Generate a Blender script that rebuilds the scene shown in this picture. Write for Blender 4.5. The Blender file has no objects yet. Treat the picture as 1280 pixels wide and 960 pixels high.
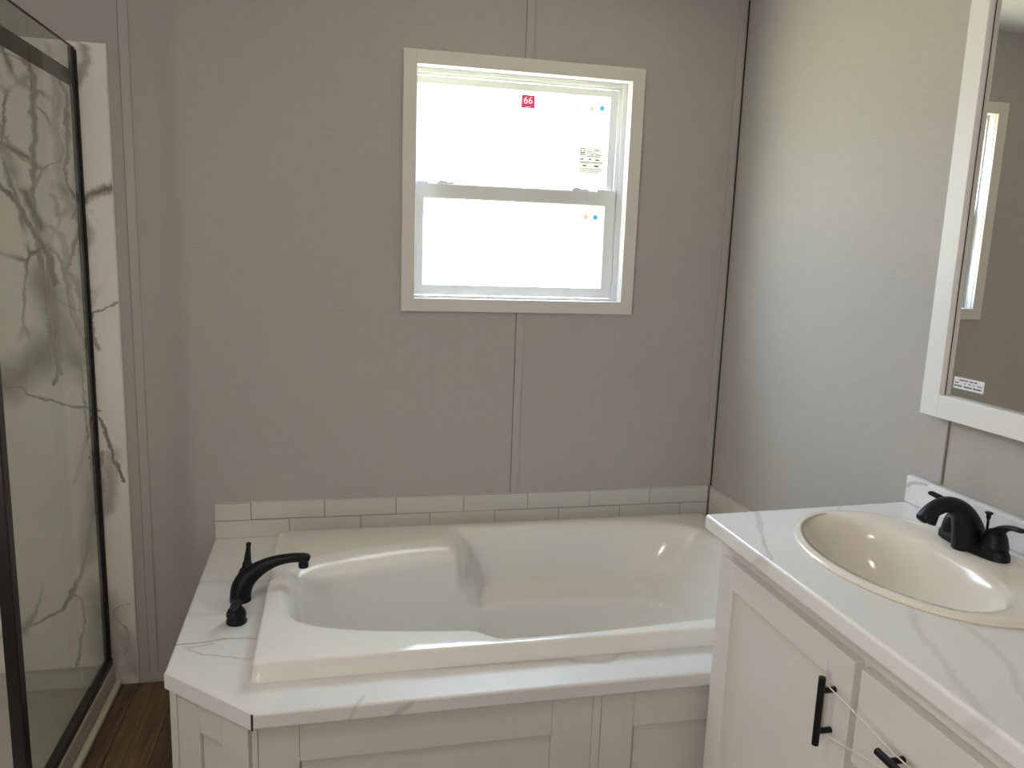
import bpy, bmesh, math, random
from mathutils import Vector, Matrix
random.seed(7)
SC = bpy.context.scene
COL = SC.collection
PI = math.pi

# ------------------------------------------------------------------ camera
cam_d = bpy.data.cameras.new('camera')
cam = bpy.data.objects.new('camera', cam_d)
COL.objects.link(cam)
RT = ((0.97584425, -0.21578422, 0.03413448),      # right
      (-0.00424422, -0.17494087, -0.98456979),    # down
      (0.21842614, 0.9606419, -0.17163088))       # forward
M = Matrix.Identity(4)
for i in range(3):
    M[i][0] = RT[0][i]; M[i][1] = -RT[1][i]; M[i][2] = -RT[2][i]
M.translation = (0.0, -2.62, 1.483)
cam.matrix_world = M
cam_d.sensor_fit = 'HORIZONTAL'; cam_d.sensor_width = 36.0
cam_d.lens = 36.0 * 975.0 / 1280.0
cam_d.clip_start = 0.02
SC.camera = cam

# ------------------------------------------------------------------ world and lights
SKY = 14.5
FILL = 22.0
w = bpy.data.worlds.new('sky'); SC.world = w; w.use_nodes = True
nt = w.node_tree; nt.nodes.clear()
wo = nt.nodes.new('ShaderNodeOutputWorld'); bg = nt.nodes.new('ShaderNodeBackground')
tc = nt.nodes.new('ShaderNodeTexCoord'); sx = nt.nodes.new('ShaderNodeSeparateXYZ')
rp = nt.nodes.new('ShaderNodeValToRGB')   # overcast sky: three times brighter at the zenith than at the horizon
rp.color_ramp.elements[0].position = 0.0; rp.color_ramp.elements[0].color = (0.285, 0.32, 0.37, 1)
rp.color_ramp.elements[1].position = 1.0; rp.color_ramp.elements[1].color = (0.66, 0.81, 1.0, 1)
nt.links.new(tc.outputs['Generated'], sx.inputs[0]); nt.links.new(sx.outputs['Z'], rp.inputs[0])
nt.links.new(rp.outputs[0], bg.inputs['Color']); bg.inputs['Strength'].default_value = SKY
nt.links.new(bg.outputs[0], wo.inputs['Surface'])

def light(name, kind, loc, rot, energy, color=(1, 1, 1), size=None):
    d = bpy.data.lights.new(name, kind); d.energy = energy; d.color = color
    if size:
        d.shape = 'RECTANGLE'; d.size, d.size_y = size
    o = bpy.data.objects.new(name, d); o.location = loc; o.rotation_euler = rot
    COL.objects.link(o); return o

sun = light('sun', 'SUN', (3, 3, 8), (0, 0, 0), 19.0, (1.0, 0.92, 0.78))
sun.rotation_euler = Vector((-0.60, 0.10, -0.80)).to_track_quat('-Z', 'Y').to_euler()
sun.data.angle = 0.01
# warm fill light added in an unseen left-wall doorway, behind the camera
door_light = light('doorway_fill', 'AREA', (-1.72, -3.45, 1.10), (0, -PI / 2, 0), 22.0, (1.0, 0.92, 0.845), (1.8, 0.76))
port = light('window_portal', 'AREA', (0.612, 0.16, 1.678), (-PI / 2, 0, 0), 1.0, (1, 1, 1), (0.80, 0.80))
port.data.cycles.is_portal = True

vs = SC.view_settings
vs.view_transform = 'Standard'; vs.look = 'None'; vs.gamma = 1.0; vs.use_curve_mapping = False
vs.exposure = 0.6

# ------------------------------------------------------------------ materials
MATS = {}
def new_mat(name):
    m = bpy.data.materials.new(name); m.use_nodes = True
    t = m.node_tree; t.nodes.clear()
    o = t.nodes.new('ShaderNodeOutputMaterial'); b = t.nodes.new('ShaderNodeBsdfPrincipled')
    t.links.new(b.outputs[0], o.inputs[0]); MATS[name] = m
    return m, t, b, o

def node(t, kind, **kw):
    n = t.nodes.new(kind)
    for k, v in kw.items():
        if k.startswith('i_'):
            n.inputs[int(k[2:])].default_value = v
        else:
            setattr(n, k, v)
    return n

def mapping(t, scale, coord='Object'):
    c = node(t, 'ShaderNodeTexCoord'); mp = node(t, 'ShaderNodeMapping')
    mp.inputs['Scale'].default_value = scale
    t.links.new(c.outputs[coord], mp.inputs[0]); return mp.outputs[0]

def simple(name, col, rough=0.5, spec=0.5, metal=0.0, var=0.04, vscale=6.0, bump=0.0, bscale=150.0):
    m, t, b, o = new_mat(name)
    b.inputs['Roughness'].default_value = rough
    b.inputs['Specular IOR Level'].default_value = spec
    b.inputs['Metallic'].default_value = metal
    v = mapping(t, (1, 1, 1))
    n = node(t, 'ShaderNodeTexNoise'); n.inputs['Scale'].default_value = vscale; n.inputs['Detail'].default_value = 4
    t.links.new(v, n.inputs['Vector'])
    mx = node(t, 'ShaderNodeMix', data_type='RGBA')
    mx.inputs[6].default_value = (*[c * (1 - var) for c in col], 1)
    mx.inputs[7].default_value = (*[min(1, c * (1 + var)) for c in col], 1)
    t.links.new(n.outputs[0], mx.inputs[0]); t.links.new(mx.outputs[2], b.inputs['Base Color'])
    if bump:
        n2 = node(t, 'ShaderNodeTexNoise'); n2.inputs['Scale'].default_value = bscale
        t.links.new(v, n2.inputs['Vector'])
        bp = node(t, 'ShaderNodeBump'); bp.inputs['Strength'].default_value = bump; bp.inputs['Distance'].default_value = 0.002
        t.links.new(n2.outputs[0], bp.inputs['Height']); t.links.new(bp.outputs[0], b.inputs['Normal'])
    return m

def linen(name, col):
    m, t, b, o = new_mat(name)
    b.inputs['Roughness'].default_value = 0.62; b.inputs['Specular IOR Level'].default_value = 0.35
    c = node(t, 'ShaderNodeTexCoord'); s = node(t, 'ShaderNodeSeparateXYZ'); t.links.new(c.outputs['Object'], s.inputs[0])
    ad = node(t, 'ShaderNodeMath', operation='ADD'); t.links.new(s.outputs[0], ad.inputs[0]); t.links.new(s.outputs[1], ad.inputs[1])
    cb = node(t, 'ShaderNodeCombineXYZ'); t.links.new(ad.outputs[0], cb.inputs[0]); t.links.new(s.outputs[2], cb.inputs[2])
    outs = []
    for sc, det in (((22, 1, 420), 3), ((330, 1, 16), 2), ((3, 1, 3), 3)):
        mp = node(t, 'ShaderNodeMapping'); mp.inputs['Scale'].default_value = sc; t.links.new(cb.outputs[0], mp.inputs[0])
        n = node(t, 'ShaderNodeTexNoise'); n.inputs['Scale'].default_value = 1.0; n.inputs['Detail'].default_value = det
        t.links.new(mp.outputs[0], n.inputs['Vector']); outs.append(n.outputs[0])
    a = node(t, 'ShaderNodeMath', operation='MULTIPLY_ADD'); t.links.new(outs[1], a.inputs[0]); a.inputs[1].default_value = 0.45
    t.links.new(outs[0], a.inputs[2])
    a2 = node(t, 'ShaderNodeMath', operation='MULTIPLY_ADD'); t.links.new(outs[2], a2.inputs[0]); a2.inputs[1].default_value = 0.15
    t.links.new(a.outputs[0], a2.inputs[2])
    r = node(t, 'ShaderNodeValToRGB')
    r.color_ramp.elements[0].position = 0.50; r.color_ramp.elements[0].color = (*[x * 0.94 for x in col], 1)
    r.color_ramp.elements[1].position = 1.10 if False else 1.0; r.color_ramp.elements[1].color = (*[x * 1.06 for x in col], 1)
    t.links.new(a2.outputs[0], r.inputs[0]); t.links.new(r.outputs[0], b.inputs['Base Color'])
    bp = node(t, 'ShaderNodeBump'); bp.inputs['Strength'].default_value = 0.10; bp.inputs['Distance'].default_value = 0.001
    t.links.new(a.outputs[0], bp.inputs['Height']); t.links.new(bp.outputs[0], b.inputs['Normal'])
    return m

# vein lines printed on the marble: each one a float curve along its longer direction
def veins(t, pvec, lines):
    """lines: (points, width, strength); returns socket with 0..1 mask"""
    sp_ = node(t, 'ShaderNodeSeparateXYZ'); t.links.new(pvec, sp_.inputs[0])
    acc = None
    for pts, wd, st in lines:
        ex_ = [max(p[i] for p in pts) - min(p[i] for p in pts) for i in (0, 1)]
        ax = 0 if ex_[0] > ex_[1] else 1; ot = 1 - ax
        q = sorted((p[ax], p[ot]) for p in pts); lo, hi = q[0][0], q[-1][0]
        fl_, fh_ = min(v for _, v in q) - 0.01, max(v for _, v in q) + 0.01
        m1 = node(t, 'ShaderNodeMapRange', clamp=False); m1.inputs['From Min'].default_value = lo; m1.inputs['From Max'].default_value = hi
        t.links.new(sp_.outputs[ax], m1.inputs['Value'])
        fc = node(t, 'ShaderNodeFloatCurve'); cv = fc.mapping.curves[0]
        qq = [((k - lo) / (hi - lo), (v - fl_) / (fh_ - fl_)) for k, v in q]
        cv.points[0].location = qq[0]; cv.points[1].location = qq[-1]
        for p in qq[1:-1]: cv.points.new(*p)
        fc.mapping.update()
        t.links.new(m1.outputs[0], fc.inputs['Value'])
        f2 = node(t, 'ShaderNodeMath', operation='MULTIPLY_ADD'); t.links.new(fc.outputs[0], f2.inputs[0]); f2.inputs[1].default_value = fh_ - fl_; f2.inputs[2].default_value = fl_
        sb = node(t, 'ShaderNodeMath', operation='SUBTRACT'); t.links.new(sp_.outputs[ot], sb.inputs[0]); t.links.new(f2.outputs[0], sb.inputs[1])
        ab_ = node(t, 'ShaderNodeMath', operation='ABSOLUTE'); t.links.new(sb.outputs[0], ab_.inputs[0])
        e0 = node(t, 'ShaderNodeMath', operation='SUBTRACT'); t.links.new(m1.outputs[0], e0.inputs[0]); e0.inputs[1].default_value = 0.5
        e1 = node(t, 'ShaderNodeMath', operation='ABSOLUTE'); t.links.new(e0.outputs[0], e1.inputs[0])
        e2 = node(t, 'ShaderNodeMath', operation='SUBTRACT', use_clamp=True); t.links.new(e1.outputs[0], e2.inputs[0]); e2.inputs[1].default_value = 0.5
        e3 = node(t, 'ShaderNodeMath', operation='MULTIPLY_ADD'); t.links.new(e2.outputs[0], e3.inputs[0]); e3.inputs[1].default_value = hi - lo; t.links.new(ab_.outputs[0], e3.inputs[2])
        mr = node(t, 'ShaderNodeMapRange', interpolation_type='SMOOTHSTEP')
        mr.inputs['From Min'].default_value = wd * 0.25 if wd < 0.02 else 0.0; mr.inputs['From Max'].default_value = wd
        mr.inputs['To Min'].default_value = st; mr.inputs['To Max'].default_value = 0.0
        t.links.new(e3.outputs[0], mr.inputs['Value'])
        if acc is None: acc = mr.outputs[0]
        else:
            qx = node(t, 'ShaderNodeMath', operation='MAXIMUM'); t.links.new(acc, qx.inputs[0]); t.links.new(mr.outputs[0], qx.inputs[1]); acc = qx.outputs[0]
    return acc

def warp(t, vec, amounts):
    """add noise displacement to a coordinate"""
    cur = vec
    for sc, am in amounts:
        n = node(t, 'ShaderNodeTexNoise'); n.inputs['Scale'].default_value = sc; n.inputs['Detail'].default_value = 3
        t.links.new(vec, n.inputs['Vector'])
        s = node(t, 'ShaderNodeVectorMath', operation='SUBTRACT'); t.links.new(n.outputs['Color'], s.inputs[0]); s.inputs[1].default_value = (0.5, 0.5, 0.5)
        m = node(t, 'ShaderNodeVectorMath', operation='MULTIPLY'); t.links.new(s.outputs[0], m.inputs[0]); m.inputs[1].default_value = (am, am, 0)
        a = node(t, 'ShaderNodeVectorMath', operation='ADD'); t.links.new(cur, a.inputs[0]); t.links.new(m.outputs[0], a.inputs[1]); cur = a.outputs[0]
    return cur

def marble(name, base, veincol, lines, plane='xz', rough=0.3, net=None, cloud=0.05, warps=((9, 0.05), (40, 0.018)), netcol=0.5):
    m, t, b, o = new_mat(name)
    b.inputs['Roughness'].default_value = rough; b.inputs['Specular IOR Level'].default_value = 0.5
    c = node(t, 'ShaderNodeTexCoord'); s = node(t, 'ShaderNodeSeparateXYZ'); t.links.new(c.outputs['Object'], s.inputs[0])
    cb = node(t, 'ShaderNodeCombineXYZ')
    if plane == 'xz':
        ad = node(t, 'ShaderNodeMath', operation='ADD'); t.links.new(s.outputs[0], ad.inputs[0]); t.links.new(s.outputs[1], ad.inputs[1])
        t.links.new(ad.outputs[0], cb.inputs[0]); t.links.new(s.outputs[2], cb.inputs[1])
    else:
        t.links.new(s.outputs[0], cb.inputs[0])
        ad = node(t, 'ShaderNodeMath', operation='ADD'); t.links.new(s.outputs[1], ad.inputs[0]); t.links.new(s.outputs[2], ad.inputs[1])
        sb = node(t, 'ShaderNodeMath', operation='SUBTRACT'); t.links.new(ad.outputs[0], sb.inputs[0]); sb.inputs[1].default_value = net.get('zref', 0.5) if net else 0.5
        t.links.new(sb.outputs[0], cb.inputs[1])
    P = cb.outputs[0]
    W = warp(t, P, warps)
    v = veins(t, W, lines)
    if net and net.get('scale'):
        vo = node(t, 'ShaderNodeTexVoronoi', feature='DISTANCE_TO_EDGE'); vo.inputs['Scale'].default_value = net['scale']
        mp = node(t, 'ShaderNodeMapping'); mp.inputs['Scale'].default_value = net.get('stretch', (1, 1, 1)); t.links.new(W, mp.inputs[0])
        t.links.new(mp.outputs[0], vo.inputs['Vector'])
        mr = node(t, 'ShaderNodeMapRange', interpolation_type='SMOOTHSTEP'); mr.inputs['From Min'].default_value = 0.0; mr.inputs['From Max'].default_value = net['width']
        mr.inputs['To Min'].default_value = 1.0; mr.inputs['To Max'].default_value = 0.0
        t.links.new(vo.outputs['Distance'], mr.inputs['Value'])
        area = veins(t, P, net['area'])
        nz = node(t, 'ShaderNodeTexNoise'); nz.inputs['Scale'].default_value = 7; t.links.new(P, nz.inputs['Vector'])
        q0 = node(t, 'ShaderNodeMapRange'); q0.inputs['From Min'].default_value = 0.33; q0.inputs['From Max'].default_value = 0.5; t.links.new(nz.outputs[0], q0.inputs['Value'])
        q = node(t, 'ShaderNodeMath', operation='MULTIPLY'); t.links.new(mr.outputs[0], q.inputs[0]); t.links.new(area, q.inputs[1])
        q1 = node(t, 'ShaderNodeMath', operation='MULTIPLY'); t.links.new(q.outputs[0], q1.inputs[0]); t.links.new(q0.outputs[0], q1.inputs[1])
        q2 = node(t, 'ShaderNodeMath', operation='MAXIMUM'); t.links.new(v, q2.inputs[0]); t.links.new(q1.outputs[0], q2.inputs[1]); v = q2.outputs[0]
    nz = node(t, 'ShaderNodeTexNoise'); nz.inputs['Scale'].default_value = 14; nz.inputs['Detail'].default_value = 6; t.links.new(W, nz.inputs['Vector'])
    mr = node(t, 'ShaderNodeMapRange'); mr.inputs['From Min'].default_value = 0.3; mr.inputs['From Max'].default_value = 0.75
    mr.inputs['To Min'].default_value = 0.7; mr.inputs['To Max'].default_value = 1.0; t.links.new(nz.outputs[0], mr.inputs['Value'])
    q = node(t, 'ShaderNodeMath', operation='MULTIPLY'); t.links.new(v, q.inputs[0]); t.links.new(mr.outputs[0], q.inputs[1])
    nz2 = node(t, 'ShaderNodeTexNoise'); nz2.inputs['Scale'].default_value = 2.5; nz2.inputs['Detail'].default_value = 5; t.links.new(P, nz2.inputs['Vector'])
    mr2 = node(t, 'ShaderNodeMapRange'); mr2.inputs['From Min'].default_value = 0.5; mr2.inputs['From Max'].default_value = 0.8
    mr2.inputs['To Max'].default_value = cloud; t.links.new(nz2.outputs[0], mr2.inputs['Value'])
    q3 = node(t, 'ShaderNodeMath', operation='ADD', use_clamp=True); t.links.new(q.outputs[0], q3.inputs[0]); t.links.new(mr2.outputs[0], q3.inputs[1])
    mx = node(t, 'ShaderNodeMix', data_type='RGBA'); mx.inputs[6].default_value = (*base, 1); mx.inputs[7].default_value = (*veincol, 1)
    t.links.new(q3.outputs[0], mx.inputs[0]); t.links.new(mx.outputs[2], b.inputs['Base Color'])
    return m

def thin_glass(name, tint, refl=1.0):
    # solid pane without refraction: tint and mirror reflection happen where light enters, nothing where it leaves
    m, t, b, o = new_mat(name); t.nodes.remove(b)
    ge = node(t, 'ShaderNodeNewGeometry')
    tm = node(t, 'ShaderNodeMix', data_type='RGBA'); tm.inputs[6].default_value = (*tint, 1); tm.inputs[7].default_value = (1, 1, 1, 1)
    t.links.new(ge.outputs['Backfacing'], tm.inputs[0])
    tr = node(t, 'ShaderNodeBsdfTransparent'); t.links.new(tm.outputs[2], tr.inputs[0])
    gl = node(t, 'ShaderNodeBsdfGlossy'); gl.inputs['Roughness'].default_value = 0.0
    fr = node(t, 'ShaderNodeFresnel'); fr.inputs['IOR'].default_value = 1.45
    iv = node(t, 'ShaderNodeMath', operation='SUBTRACT'); iv.inputs[0].default_value = 1.0; t.links.new(ge.outputs['Backfacing'], iv.inputs[1])
    m0 = node(t, 'ShaderNodeMath', operation='MULTIPLY'); t.links.new(fr.outputs[0], m0.inputs[0]); t.links.new(iv.outputs[0], m0.inputs[1])
    mu = node(t, 'ShaderNodeMath', operation='MULTIPLY'); mu.inputs[1].default_value = refl; t.links.new(m0.outputs[0], mu.inputs[0])
    mx = node(t, 'ShaderNodeMixShader'); t.links.new(mu.outputs[0], mx.inputs[0]); t.links.new(tr.outputs[0], mx.inputs[1]); t.links.new(gl.outputs[0], mx.inputs[2])
    t.links.new(mx.outputs[0], o.inputs[0]); return m

def film(name, tint, opac, body):
    m, t, b, o = new_mat(name)
    b.inputs['Base Color'].default_value = (*body, 1); b.inputs['Roughness'].default_value = 0.4
    tr = node(t, 'ShaderNodeBsdfTransparent'); tr.inputs[0].default_value = (*tint, 1)
    nz = node(t, 'ShaderNodeTexNoise'); nz.inputs['Scale'].default_value = 60
    mr = node(t, 'ShaderNodeMapRange'); mr.inputs['To Min'].default_value = opac * 0.95; mr.inputs['To Max'].default_value = min(1, opac * 1.05); t.links.new(nz.outputs[0], mr.inputs['Value'])
    mx = node(t, 'ShaderNodeMixShader'); t.links.new(mr.outputs[0], mx.inputs[0]); t.links.new(tr.outputs[0], mx.inputs[1]); t.links.new(b.outputs[0], mx.inputs[2])
    t.links.new(mx.outputs[0], o.inputs[0]); return m

def paper(name, col, trans):
    m, t, b, o = new_mat(name)
    b.inputs['Base Color'].default_value = (*col, 1); b.inputs['Roughness'].default_value = 0.6
    tl = node(t, 'ShaderNodeBsdfTranslucent'); tl.inputs[0].default_value = (*col, 1)
    nz = node(t, 'ShaderNodeTexNoise'); nz.inputs['Scale'].default_value = 90
    mr = node(t, 'ShaderNodeMapRange'); mr.inputs['To Min'].default_value = trans * 0.97; mr.inputs['To Max'].default_value = trans; t.links.new(nz.outputs[0], mr.inputs['Value'])
    mx = node(t, 'ShaderNodeMixShader'); t.links.new(mr.outputs[0], mx.inputs[0]); t.links.new(b.outputs[0], mx.inputs[1]); t.links.new(tl.outputs[0], mx.inputs[2])
    t.links.new(mx.outputs[0], o.inputs[0]); return m

def wood(name):
    m, t, b, o = new_mat(name)
    b.inputs['Roughness'].default_value = 0.5; b.inputs['Specular IOR Level'].default_value = 0.3
    oi = node(t, 'ShaderNodeObjectInfo')
    v = mapping(t, (26, 1.6, 1))
    n = node(t, 'ShaderNodeTexNoise'); n.inputs['Scale'].default_value = 2.2; n.inputs['Detail'].default_value = 8; n.inputs['Distortion'].default_value = 0.6
    ad = node(t, 'ShaderNodeVectorMath', operation='ADD'); t.links.new(v, ad.inputs[0])
    cb = node(t, 'ShaderNodeMath', operation='MULTIPLY'); cb.inputs[1].default_value = 37.0; t.links.new(oi.outputs['Random'], cb.inputs[0])
    t.links.new(cb.outputs[0], ad.inputs[1]); t.links.new(ad.outputs[0], n.inputs['Vector'])
    r = node(t, 'ShaderNodeValToRGB')
    r.color_ramp.elements[0].position = 0.3; r.color_ramp.elements[0].color = (0.075, 0.045, 0.024, 1)
    r.color_ramp.elements[1].position = 0.72; r.color_ramp.elements[1].color = (0.20, 0.13, 0.075, 1)
    t.links.new(n.outputs[0], r.inputs[0])
    hs = node(t, 'ShaderNodeHueSaturation'); t.links.new(r.outputs[0], hs.inputs['Color'])
    mr = node(t, 'ShaderNodeMapRange'); mr.inputs['To Min'].default_value = 0.8; mr.inputs['To Max'].default_value = 1.2
    t.links.new(oi.outputs['Random'], mr.inputs['Value']); t.links.new(mr.outputs[0], hs.inputs['Value'])
    t.links.new(hs.outputs[0], b.inputs['Base Color'])
    bp = node(t, 'ShaderNodeBump'); bp.inputs['Strength'].default_value = 0.15; bp.inputs['Distance'].default_value = 0.001
    t.links.new(n.outputs[0], bp.inputs['Height']); t.links.new(bp.outputs[0], b.inputs['Normal'])
    return m

linen('linen', (0.455, 0.433, 0.408))
simple('batten', (0.465, 0.445, 0.42), 0.5, var=0.03, vscale=30)
simple('casing', (0.74, 0.715, 0.675), 0.45, var=0.02)
simple('vinyl', (0.84, 0.85, 0.86), 0.35, var=0.01)
simple('ceiling', (0.84, 0.83, 0.81), 0.8, var=0.03, bump=0.3, bscale=60)
simple('cabinet', (0.77, 0.75, 0.715), 0.42, var=0.015)
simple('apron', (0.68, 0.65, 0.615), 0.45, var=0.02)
simple('frame_white', (0.85, 0.84, 0.83), 0.4, var=0.015)
simple('tub', (0.82, 0.80, 0.755), 0.12, spec=0.5, var=0.01)
simple('sink', (0.87, 0.82, 0.73), 0.14, spec=0.5, var=0.01)
simple('tile', (0.66, 0.645, 0.60), 0.28, var=0.03, vscale=12)
simple('grout', (0.20, 0.18, 0.155), 0.8)
simple('caulk', (0.72, 0.70, 0.65), 0.5)
simple('black', (0.006, 0.006, 0.007), 0.42, spec=0.28, var=0.2, vscale=200, bump=0.04, bscale=600)
simple('frame_black', (0.014, 0.013, 0.013), 0.3, spec=0.5, var=0.15)
simple('pan', (0.50, 0.48, 0.43), 0.35, var=0.02)
simple('cream', (0.66, 0.62, 0.50), 0.45, var=0.02)
simple('dark', (0.03, 0.026, 0.022), 0.8)
simple('drain', (0.5, 0.48, 0.45), 0.25, metal=1.0)
simple('rubber', (0.80, 0.74, 0.66), 0.5)
simple('ink', (0.05, 0.05, 0.07), 0.7)
simple('label_white', (0.80, 0.80, 0.83), 0.5, var=0.02)
simple('straw_ground', (0.60, 0.52, 0.30), 0.9, var=0.25, vscale=3)
simple('hall', (0.7, 0.62, 0.52), 0.8)
m, t, b, o = new_mat('mirror')
b.inputs['Base Color'].default_value = (0.71, 0.71, 0.675, 1); b.inputs['Metallic'].default_value = 1.0
nz = node(t, 'ShaderNodeTexNoise'); nz.inputs['Scale'].default_value = 3
mr = node(t, 'ShaderNodeMapRange'); mr.inputs['To Min'].default_value = 0.0; mr.inputs['To Max'].default_value = 0.012
t.links.new(nz.outputs[0], mr.inputs['Value']); t.links.new(mr.outputs[0], b.inputs['Roughness'])
thin_glass('shower_glass', (0.74, 0.78, 0.72), 1.0)
thin_glass('window_glass', (0.97, 0.99, 0.98), 0.7)
film('dark_film', (0.5, 0.5, 0.47), 0.62, (0.10, 0.095, 0.085))
paper('sticker_red', (0.31, 0.095, 0.14), 0.85)
paper('sticker_blue', (0.14, 0.29, 0.38), 0.85)
paper('sticker_pink', (0.42, 0.34, 0.30), 0.85)
paper('sticker_paper', (0.41, 0.405, 0.375), 0.85)
paper('sticker_digit', (0.44, 0.38, 0.39), 0.95)
paper('sticker_ink', (0.07, 0.07, 0.065), 0.6)

# shower marble: vein lines follow the print on the panel (x + y, z)
SH = [
 ([(-0.77, 1.545), (-0.733, 1.585), (-0.705, 1.605), (-0.64, 1.635)], 0.024, 1.0),
 ([(-0.64, 1.30), (-0.69, 1.262), (-0.735, 1.235), (-0.73, 1.13)], 0.012, 0.8),
 ([(-0.735, 0.91), (-0.71, 0.845), (-0.695, 0.78), (-0.675, 0.70)], 0.010, 1.0),
 ([(-0.70, 0.80), (-0.72, 0.68), (-0.735, 0.60)], 0.040, 0.60),
 ([(-0.735, 2.03), (-0.715, 2.02), (-0.728, 1.93), (-0.745, 1.90)], 0.022, 0.7),
 ([(-1.02, 1.66), (-0.962, 1.61), (-0.886, 1.481), (-0.857, 1.435), (-0.835, 1.33)], 0.016, 0.9),
 ([(-0.99, 1.88), (-0.95, 1.78), (-0.90, 1.68)], 0.009, 0.6),
 ([(-0.905, 1.98), (-0.86, 1.84), (-0.872, 1.70), (-0.88, 1.55), (-0.87, 1.40), (-0.86, 1.22), (-0.84, 1.05)], 0.014, 0.75),
 ([(-0.82, 2.02), (-0.80, 1.88), (-0.81, 1.72), (-0.79, 1.60), (-0.76, 1.56)], 0.022, 0.5),
 ([(-0.86, 1.84), (-0.82, 1.80), (-0.80, 1.72), (-0.85, 1.66), (-0.875, 1.60)], 0.009, 0.6),
 ([(-0.84, 1.50), (-0.80, 1.42), (-0.80, 1.30), (-0.77, 1.18)], 0.016, 0.5),
 ([(-0.875, 1.36), (-0.83, 1.20), (-0.80, 1.08)], 0.075, 0.75),
 ([(-1.03, 1.02), (-0.96, 1.04), (-0.90, 1.10), (-0.84, 1.12), (-0.78, 1.05)], 0.12, 0.75),
 ([(-1.0, 0.975), (-0.96, 1.01), (-0.93, 0.995), (-0.86, 0.965), (-0.79, 0.945), (-0.73, 0.94)], 0.007, 0.8),
 ([(-0.99, 0.22), (-0.93, 0.25), (-0.87, 0.30), (-0.82, 0.40), (-0.78, 0.56), (-0.75, 0.66), (-0.73, 0.80)], 0.013, 0.7),
 ([(-0.80, 0.45), (-0.765, 0.60), (-0.74, 0.70)], 0.060, 0.55),
 ([(-0.84, 0.33), (-0.815, 0.25), (-0.83, 0.15), (-0.85, 0.08)], 0.007, 0.7),
 ([(-0.77, 0.32), (-0.75, 0.22), (-0.74, 0.10)], 0.10, 0.60),
 ([(-0.70, 0.10), (-0.69, 0.20), (-0.735, 0.245), (-0.65, 0.285)], 0.007, 0.7),
 ([(-0.72, 0.19), (-0.68, 0.12), (-0.66, 0.05)], 0.085, 0.60),
 ([(-0.95, 0.30), (-0.99, 0.22), (-1.05, 0.2)], 0.035, 0.6),
 ([(-0.80, 1.95), (-0.775, 1.80), (-0.79, 1.68), (-0.765, 1.56), (-0.78, 1.44), (-0.80, 1.36)], 0.010, 0.75),
 ([(-0.84, 1.44), (-0.855, 1.30), (-0.845, 1.16), (-0.86, 1.02)], 0.010, 0.8),
 ([(-0.81, 1.40), (-0.80, 1.25), (-0.755, 1.10), (-0.75, 1.0)], 0.010, 0.7),
 ([(-0.79, 1.58), (-0.765, 1.545), (-0.745, 1.50), (-0.755, 1.42)], 0.030, 0.6),
 ([(-1.25, 2.0), (-1.18, 1.6), (-1.3, 1.2), (-1.15, 0.8), (-1.3, 0.3)], 0.03, 0.5),
 ([(-1.9, 1.9), (-2.2, 1.4), (-2.0, 0.9), (-2.5, 0.4)], 0.03, 0.5),
]
marble('shower_marble', (0.87, 0.845, 0.81), (0.165, 0.128, 0.105), SH, 'xz', 0.25,
       net=dict(scale=8.5, stretch=(1.0, 0.55, 1), width=0.07, area=[([(-0.93, 2.0), (-0.85, 1.2)], 0.20, 0.95)]), cloud=0.10,
       warps=((9, 0.040), (38, 0.020), (110, 0.010)))
DK = [
 ([(-0.42, -0.717), (-0.324, -0.719), (-0.268, -0.712), (-0.17, -0.74)], 0.0055, 0.75),
 ([(-0.361, -0.742), (-0.335, -0.765), (-0.30, -0.79), (-0.18, -0.83)], 0.006, 0.45),
 ([(-0.361, -0.742), (-0.30, -0.735)], 0.006, 0.45),
 ([(-0.40, -0.354), (-0.20, -0.376)], 0.010, 0.25),
 ([(-0.39, -0.562), (-0.18, -0.58)], 0.010, 0.22),
 ([(0.02, -1.08), (0.05, -1.02)], 0.008, 0.3),
 ([(0.22, -0.925), (0.50, -0.935), (0.70, -0.93), (0.72, -0.945), (0.63, -0.965)], 0.012, 0.35),
 ([(0.10, -1.10), (0.16, -1.06)], 0.012, 0.4),
]
marble('deck_marble', (0.76, 0.755, 0.75), (0.30, 0.28, 0.27), DK, 'xy', 0.30, net=dict(zref=0.5), cloud=0.12, warps=((7, 0.03), (45, 0.012)))
CT = [
 ([(0.945, -1.057), (0.915, -1.12), (0.885, -1.18)], 0.012, 0.34),
 ([(0.885, -1.18), (0.86, -1.24), (0.827, -1.325)], 0.006, 0.40),
 ([(1.178, -1.035), (1.16, -1.06)], 0.008, 0.35),
 ([(0.96, -1.55), (0.909, -1.631), (0.872, -1.724), (0.835, -1.831), (0.80, -1.9)], 0.012, 0.20),
 ([(1.003, -1.618), (0.97, -1.739), (0.932, -1.798), (0.90, -1.95)], 0.011, 0.18),
 ([(0.82, -1.30), (0.80, -1.36)], 0.02, 0.3),
]
marble('counter_marble', (0.85, 0.845, 0.845), (0.34, 0.32, 0.31), CT, 'xy', 0.26, net=dict(zref=0.9), cloud=0.12, warps=((8, 0.03), (45, 0.012)))
BSV = [([(0.27, 0.965), (0.33, 0.945), (0.36, 0.925)], 0.007, 0.6), ([(-0.05, 0.97), (-0.03, 0.93), (-0.02, 0.9)], 0.014, 0.35), ([(-0.14, 0.97), (-0.12, 0.9)], 0.01, 0.3)]
marble('splash_marble', (0.84, 0.835, 0.84), (0.30, 0.28, 0.28), BSV, 'xz', 0.26, cloud=0.10, warps=((8, 0.02), (45, 0.01)))
wood('plank_wood')

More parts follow.
